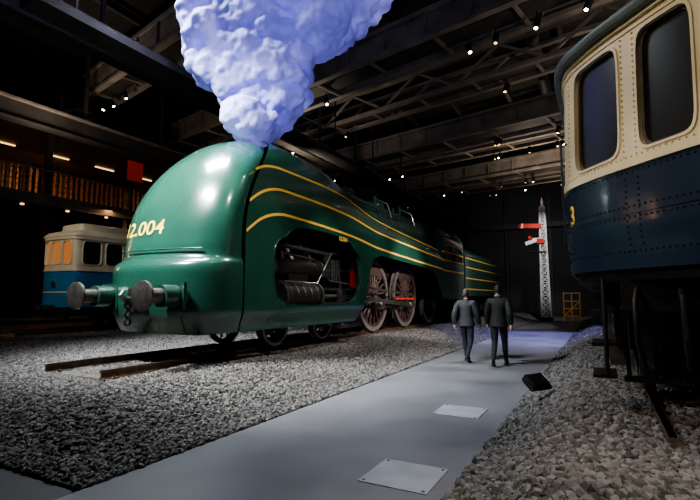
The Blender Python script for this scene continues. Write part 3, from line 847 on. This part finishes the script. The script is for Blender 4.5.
b=MB(); b.box((-20.8,20,.35),(1.6,50,.7),M_slat); b.box((-19.95,20,.72),(.2,50,.1),M_wood)
b.obj('platform',smooth=False)
b=MB()
for k in range(12): b.box((HX0+2+4*k,HY1-.15,6.4),(.25,.3,12.8),M_beamd)
b.box((-7,HY1-.6,8.4),(45,1.0,.5),M_beamd)
b.obj('back_wall_frames',smooth=False)

# ---------------------------------------------------------------- people
def person(loc,rz,hgt,jacket,trouser,shoe,hair,stride,puffy):
    name='pedestrian'
    root=empty(name,loc); root.rotation_euler=(0,0,rz); k=hgt/1.76
    fb=stride
    J={}
    J['pel']=((0,0,.98),(.165,.125)); J['sp']=((0,0,1.13),(.165,.12)); J['ch']=((0,.0,1.30),(.19,.135)); J['ub']=((0,-.005,1.42),(.15,.11)); J['nb']=((0,0,1.50),(.075,.075)); J['nt']=((0,.015,1.58),(.055,.058))
    for s_,n in((-1,'L'),(1,'R')):
        f=fb*s_
        J['sh'+n]=((s_*.185,0,1.43),(.075,.08)); J['el'+n]=((s_*.255,-.05-f*.10,1.15),(.058,.058)); J['wr'+n]=((s_*.265,.06-f*.16,.925),(.042,.042))
        J['hi'+n]=((s_*.095,.0,.90),(.105,.115)); 
        if f>0: kn=(s_*.10,.17,.51);an=(s_*.10,.30,.105);to=(s_*.115,.46,.065)
        else: kn=(s_*.10,.03,.50);an=(s_*.10,-.30,.165);to=(s_*.11,-.17,.05)
        J['kn'+n]=(kn,(.068,.07)); J['cf'+n]=(tuple(Vector(kn).lerp(Vector(an),.35)-Vector((0,.02,0))),(.062,.066)); J['an'+n]=(an,(.048,.052)); J['to'+n]=(to,(.042,.036)); 
        he=(an[0],an[1]-.05,an[2]-.045); J['he'+n]=(he,(.04,.04))
    names=list(J); idx={n:i for i,n in enumerate(names)}
    E=[('pel','sp'),('sp','ch'),('ch','ub'),('ub','nb'),('nb','nt')]
    for n in'LR': E+=[('ub','sh'+n),('sh'+n,'el'+n),('el'+n,'wr'+n),('pel','hi'+n),('hi'+n,'kn'+n),('kn'+n,'cf'+n),('cf'+n,'an'+n),('an'+n,'to'+n),('an'+n,'he'+n)]
    me=bpy.data.meshes.new('t'); me.from_pydata([J[n][0] for n in names],[(idx[a],idx[c]) for a,c in E],[])
    o=bpy.data.objects.new('t',me); S.collection.objects.link(o)
    md=o.modifiers.new('s','SKIN'); md.use_smooth_shade=True; md.branch_smoothing=.6
    for i,n in enumerate(names):
        o.data.skin_vertices[0].data[i].radius=J[n][1]; o.data.skin_vertices[0].data[i].use_root=(n=='pel')
    ss=o.modifiers.new('ss','SUBSURF'); ss.levels=2; ss.render_levels=2
    dg=bpy.context.evaluated_depsgraph_get(); m2=bpy.data.meshes.new_from_object(o.evaluated_get(dg)); bpy.data.objects.remove(o)
    m2.materials.clear()
    for m in(jacket,trouser,shoe,M_skin): m2.materials.append(m)
    for v in m2.vertices:
        c=v.co; n=v.normal
        arm=abs(c.x)>.2 and c.z>.93
        if c.z>.86 and c.z<1.5 and (abs(c.x)<.2 or arm):
            a=.018+(.012*abs(math.sin(c.z*48)) if puffy else 0.0)
            if not arm and c.z<.92: a+=.012
            v.co=c+n*a
    for p in m2.polygons:
        c=p.center; arm=abs(c.x)>.205 and c.z>.9
        if c.z>1.53: mi=3
        elif arm or c.z>.88: mi=0
        else: mi=1
        for n in'LR':
            an=Vector(J['an'+n][0]);
            if c.z<an.z+.0 and (c-an).length<.24: mi=2
        p.material_index=mi
    m2.polygons.foreach_set('use_smooth',[True]*len(m2.polygons))
    m2.transform(Matrix.Scale(k,4))
    bo=bpy.data.objects.new('body',m2); S.collection.objects.link(bo); bo.parent=root
    b=MB()
    b.tube([(0,0,1.475),(0,.005,1.50),(0,.008,1.535)],[.095,.088,.082],jacket,20)
    hz=1.665; seg,rings=28,20; vs=[];fs=[]
    for i in range(rings+1):
        th=pi*i/rings
        for kk in range(seg):
            an=2*pi*kk/seg; x=.076*math.sin(th)*math.cos(an); y=.096*math.sin(th)*math.sin(an); z=.118*math.cos(th)
            if z<0: x*=1+z*2.0; y=y*(1+z*.9)+(-z)*.12*(1 if y>0 else 0.3)
            if y>.06 and abs(z+.02)<.03 and abs(x)<.02: y+=.022*(1-abs(x)/.02)*(1-abs(z+.02)/.03)+.004
            if y>.05 and abs(z-.012)<.014 and .018<abs(x)<.048: y-=.008
            vs.append((x,y+.02,z+hz))
    for i in range(rings):
        for kk in range(seg):
            k2=(kk+1)%seg; fs.append((i*seg+kk,(i+1)*seg+kk,(i+1)*seg+k2,i*seg+k2))
    b.add(vs,fs,M_skin)
    for s_ in(-1,1):
        b.ball((s_*.079,.012,hz-.005),(.010,.020,.032),M_skin,10,8); b.ball((s_*.030,.103,hz+.010),(.012,.008,.008),M_white,10,6); b.ball((s_*.030,.110,hz+.010),.005,M_hair,8,6)
        b.bar((s_*.018,.112,hz+.03),(s_*.045,.104,hz+.03),.006,.006,hair)
    b.ball((0,.106,hz-.06),(.024,.008,.007),M_red,10,6)
    vs=[];fs=[];rg=14
    for i in range(rg+1):
        for kk in range(seg):
            an=2*pi*kk/seg; front=(math.sin(an)+1)/2
            lim=pi*(.70-.36*front**1.5); th=lim*i/rg
            rr=1.10+.03*math.sin(7*an+3*i)*.4
            if i==rg: rr=.98
            x=.077*rr*math.sin(th)*math.cos(an); y=.099*rr*math.sin(th)*math.sin(an); z=.120*(1.06 if i<rg else 1)*math.cos(th)
            if z<0: x*=1+z*1.2
            vs.append((x,y+.014,z+hz+.003))
    for i in range(rg):
        for kk in range(seg):
            k2=(kk+1)%seg; fs.append((i*seg+kk,(i+1)*seg+kk,(i+1)*seg+k2,i*seg+k2))
    b.add(vs,fs,hair)
    for s_,n in((-1,'L'),(1,'R')):
        w=Vector(J['wr'+n][0]); el=Vector(J['el'+n][0]); d=(w-el).normalized(); fwd=(Vector((0,1,0))-d*d.y).normalized(); inn=d.cross(fwd)*1.0
        if inn.x*s_>0: inn=-inn
        b.tube([w-d*.02,w+d*.02,w+d*.06,w+d*.098],[.026,.028,.034,.030],M_skin,12)
        for i,(off,ln) in enumerate(((.030,.068),(.010,.078),(-.010,.072),(-.029,.056))):
            p0=w+d*.085+fwd*off; p1=p0+d*ln*.45+inn*.006; p2=p1+d*ln*.32+inn*.016; p3=p2+d*ln*.2+inn*.022
            b.tube([p0,p1,p2,p3],[.0095,.009,.008,.006],M_skin,8)
        p0=w+d*.035+fwd*.026; b.tube([p0,p0+fwd*.022+d*.025+inn*.008,p0+fwd*.028+d*.055+inn*.016],[.012,.0105,.008],M_skin,8)
        b.tube([w-d*.05,w+d*.005],[.05,.046],jacket,16)
    for n in'LR':
        he=Vector(J['he'+n][0]);to=Vector(J['to'+n][0]); 
        b.bar(he+Vector((0,-.03,-.035)),to+Vector((0,.05,-.034)),.085,.02,M_black)
    vs=[];sg=28
    for zz,e in((.985,0.0),(.90,.008),(.865,.012),(.865,-.01)):
        for kk in range(sg): an=2*pi*kk/sg; vs.append(((.188+e)*math.cos(an),(.150+e)*math.sin(an),zz))
    b.add(vs,[(l*sg+kk,l*sg+(kk+1)%sg,(l+1)*sg+(kk+1)%sg,(l+1)*sg+kk) for l in range(3) for kk in range(sg)],jacket)
    b.v=[tuple(Vector(v)*k) for v in b.v]
    b.obj('head_hands_and_details',root,angle=60)
M_j1=mat('grey_quilted_jacket',(.04,.042,.05),.6,0,.2,8,.2,40)
M_t1=mat('dark_jeans',(.018,.022,.036),.8,0,.2,10)
M_j2=mat('black_coat',(.007,.007,.008),.7,0,.2,8)
M_t2=mat('black_trousers',(.008,.008,.009),.8,0,.2,8)
M_sh=mat('shoe_leather',(.012,.01,.008),.5)
person((-3.0,11.75,.02),-.05,1.76,M_j1,M_t1,M_sh,M_hairg,-1,True)
person((-2.13,11.3,.02),.08,1.84,M_j2,M_t2,M_sh,M_hair,1,False)

# ---------------------------------------------------------------- lights
EX=1.0
def spot(name,loc,tgt,e,col,size=60,blend=.5,rad=.15):
    l=bpy.data.lights.new(name,'SPOT'); l.energy=e*EX; l.color=col; l.spot_size=math.radians(size); l.spot_blend=blend; l.shadow_soft_size=rad
    o=bpy.data.objects.new(name,l); S.collection.objects.link(o); o.location=loc
    o.rotation_euler=(Vector(tgt)-Vector(loc)).to_track_quat('-Z','Y').to_euler(); return o
def area(name,loc,tgt,e,col,sx,sy,spread=180):
    l=bpy.data.lights.new(name,'AREA'); l.shape='RECTANGLE'; l.size=sx; l.size_y=sy; l.energy=e*EX; l.color=col; l.spread=math.radians(spread)
    o=bpy.data.objects.new(name,l); S.collection.objects.link(o); o.location=loc
    o.rotation_euler=(Vector(tgt)-Vector(loc)).to_track_quat('-Z','Y').to_euler(); return o
W=(1,.96,.9)
area('lamp_nose',(-8.4,1.8,9.8),(-7.3,7.0,3.2),640,(.92,.98,1),1.8,.8,60)
area('lamp_crown',(-9.2,6.5,10.3),(-7.4,7.3,4.4),460,(.88,.95,1),1.4,2.6,90)
spot('spot_side_a',(-2.4,4.0,8.5),(-6.3,9.5,2.2),900,W,44,.8,.25)
spot('spot_side_b',(-2.0,12,9.0),(-6.2,16,2.0),1500,(.95,.97,1),52,.7,.25)
spot('spot_motion',(-.9,9.0,6.0),(-6.3,9.9,1.6),1000,(1,.95,.88),30,.6,.12)
spot('spot_drivers',(-.9,14.5,4.6),(-6.5,15.4,1.3),2300,(1,.92,.85),46,.6,.12)
spot('spot_tender',(-2.0,22,8.5),(-6.2,26,1.8),2300,(.9,.95,1),60,.7,.3)
spot('spot_ballast_left',(-3.4,8.6,8.5),(-5.2,6.4,0),2300,(1,.94,.90),38,1,.05)
spot('spot_ballast_mid',(-3.4,14,8.5),(-5.0,11.0,0),1900,(1,.95,.92),45,.8,.05)
spot('spot_path_blue',(-2.5,22,9.5),(-2.5,20,0),7500,(.42,.42,1),50,.7,.2)
spot('spot_path_white',(-2.5,17,9.5),(-2.4,17,0),2600,(.7,.7,1),44,.8,.2)
spot('spot_path_near',(-2.4,8,9.3),(-2.3,6.6,0),680,(.82,.86,1),46,1,.3)
spot('spot_railcar',(-3.4,1.0,7.5),(.2,5.2,3.2),760,(1,.86,.66),36,.6,.15)
spot('spot_ballast_right',(2.2,1.2,6),(.35,2.9,0),1150,(1,.90,.78),42,.8,.05)
spot('spot_underframe',(-2.5,1.5,3.5),(.9,5.2,1.2),200,(1,.9,.8),50,.6,.15)
spot('spot_signal',(-2,27,9),(-3.25,33.5,4.5),2200,W,40,.6,.1)
spot('spot_tram',(-13.5,3.5,7.0),(-16.4,9.8,2.2),950,(1,.92,.80),40,.6,.2)
spot('spot_plume',(-2.5,4.5,5.0),(-6.8,8.8,8.2),420,(.52,.54,1),66,.7,.12)
spot('wash_back_wall',(-4,38,8),(-6,48,5),800,(.9,.9,1),100,1,.4)
area('hall_fill',(-7,18,12.4),(-7,18,0),220,(.75,.8,1),20,30)
for i,(x,y) in enumerate(((3,12),(3,22),(-3,29),(-12,18),(-2,38),(-18,10))):  # added warm fill to brighten the trusses, no fixtures here
    area('truss_fill',(x,y,7.0),(x-.5,y+.6,13),225 if i<3 else 120,(1,.84,.68),1.0,1.0,160)
for y in(6,15,25):
    area('gallery_lamp',(-26.5,y,9.3),(-28,y,6),420,(1,.55,.28),.4,4)
    area('gallery_underlamp',(-23.2,y,5.7),(-21.5,y,0),90,(1,.55,.28),.4,4)

w=bpy.data.worlds.new('World'); S.world=w; w.use_nodes=True
w.node_tree.nodes['Background'].inputs[0].default_value=(.02,.025,.04,1); w.node_tree.nodes['Background'].inputs[1].default_value=.3
try: S.view_settings.look='AgX - Medium High Contrast'
except Exception: pass

cam=bpy.data.cameras.new('camera'); cam.lens=24.02; cam.sensor_width=36; cam.clip_end=200
co=bpy.data.objects.new('camera',cam); S.collection.objects.link(co)
co.location=(0,0,1.6); co.rotation_euler=(math.radians(90+5.75),0,math.radians(28.16))
S.camera=co
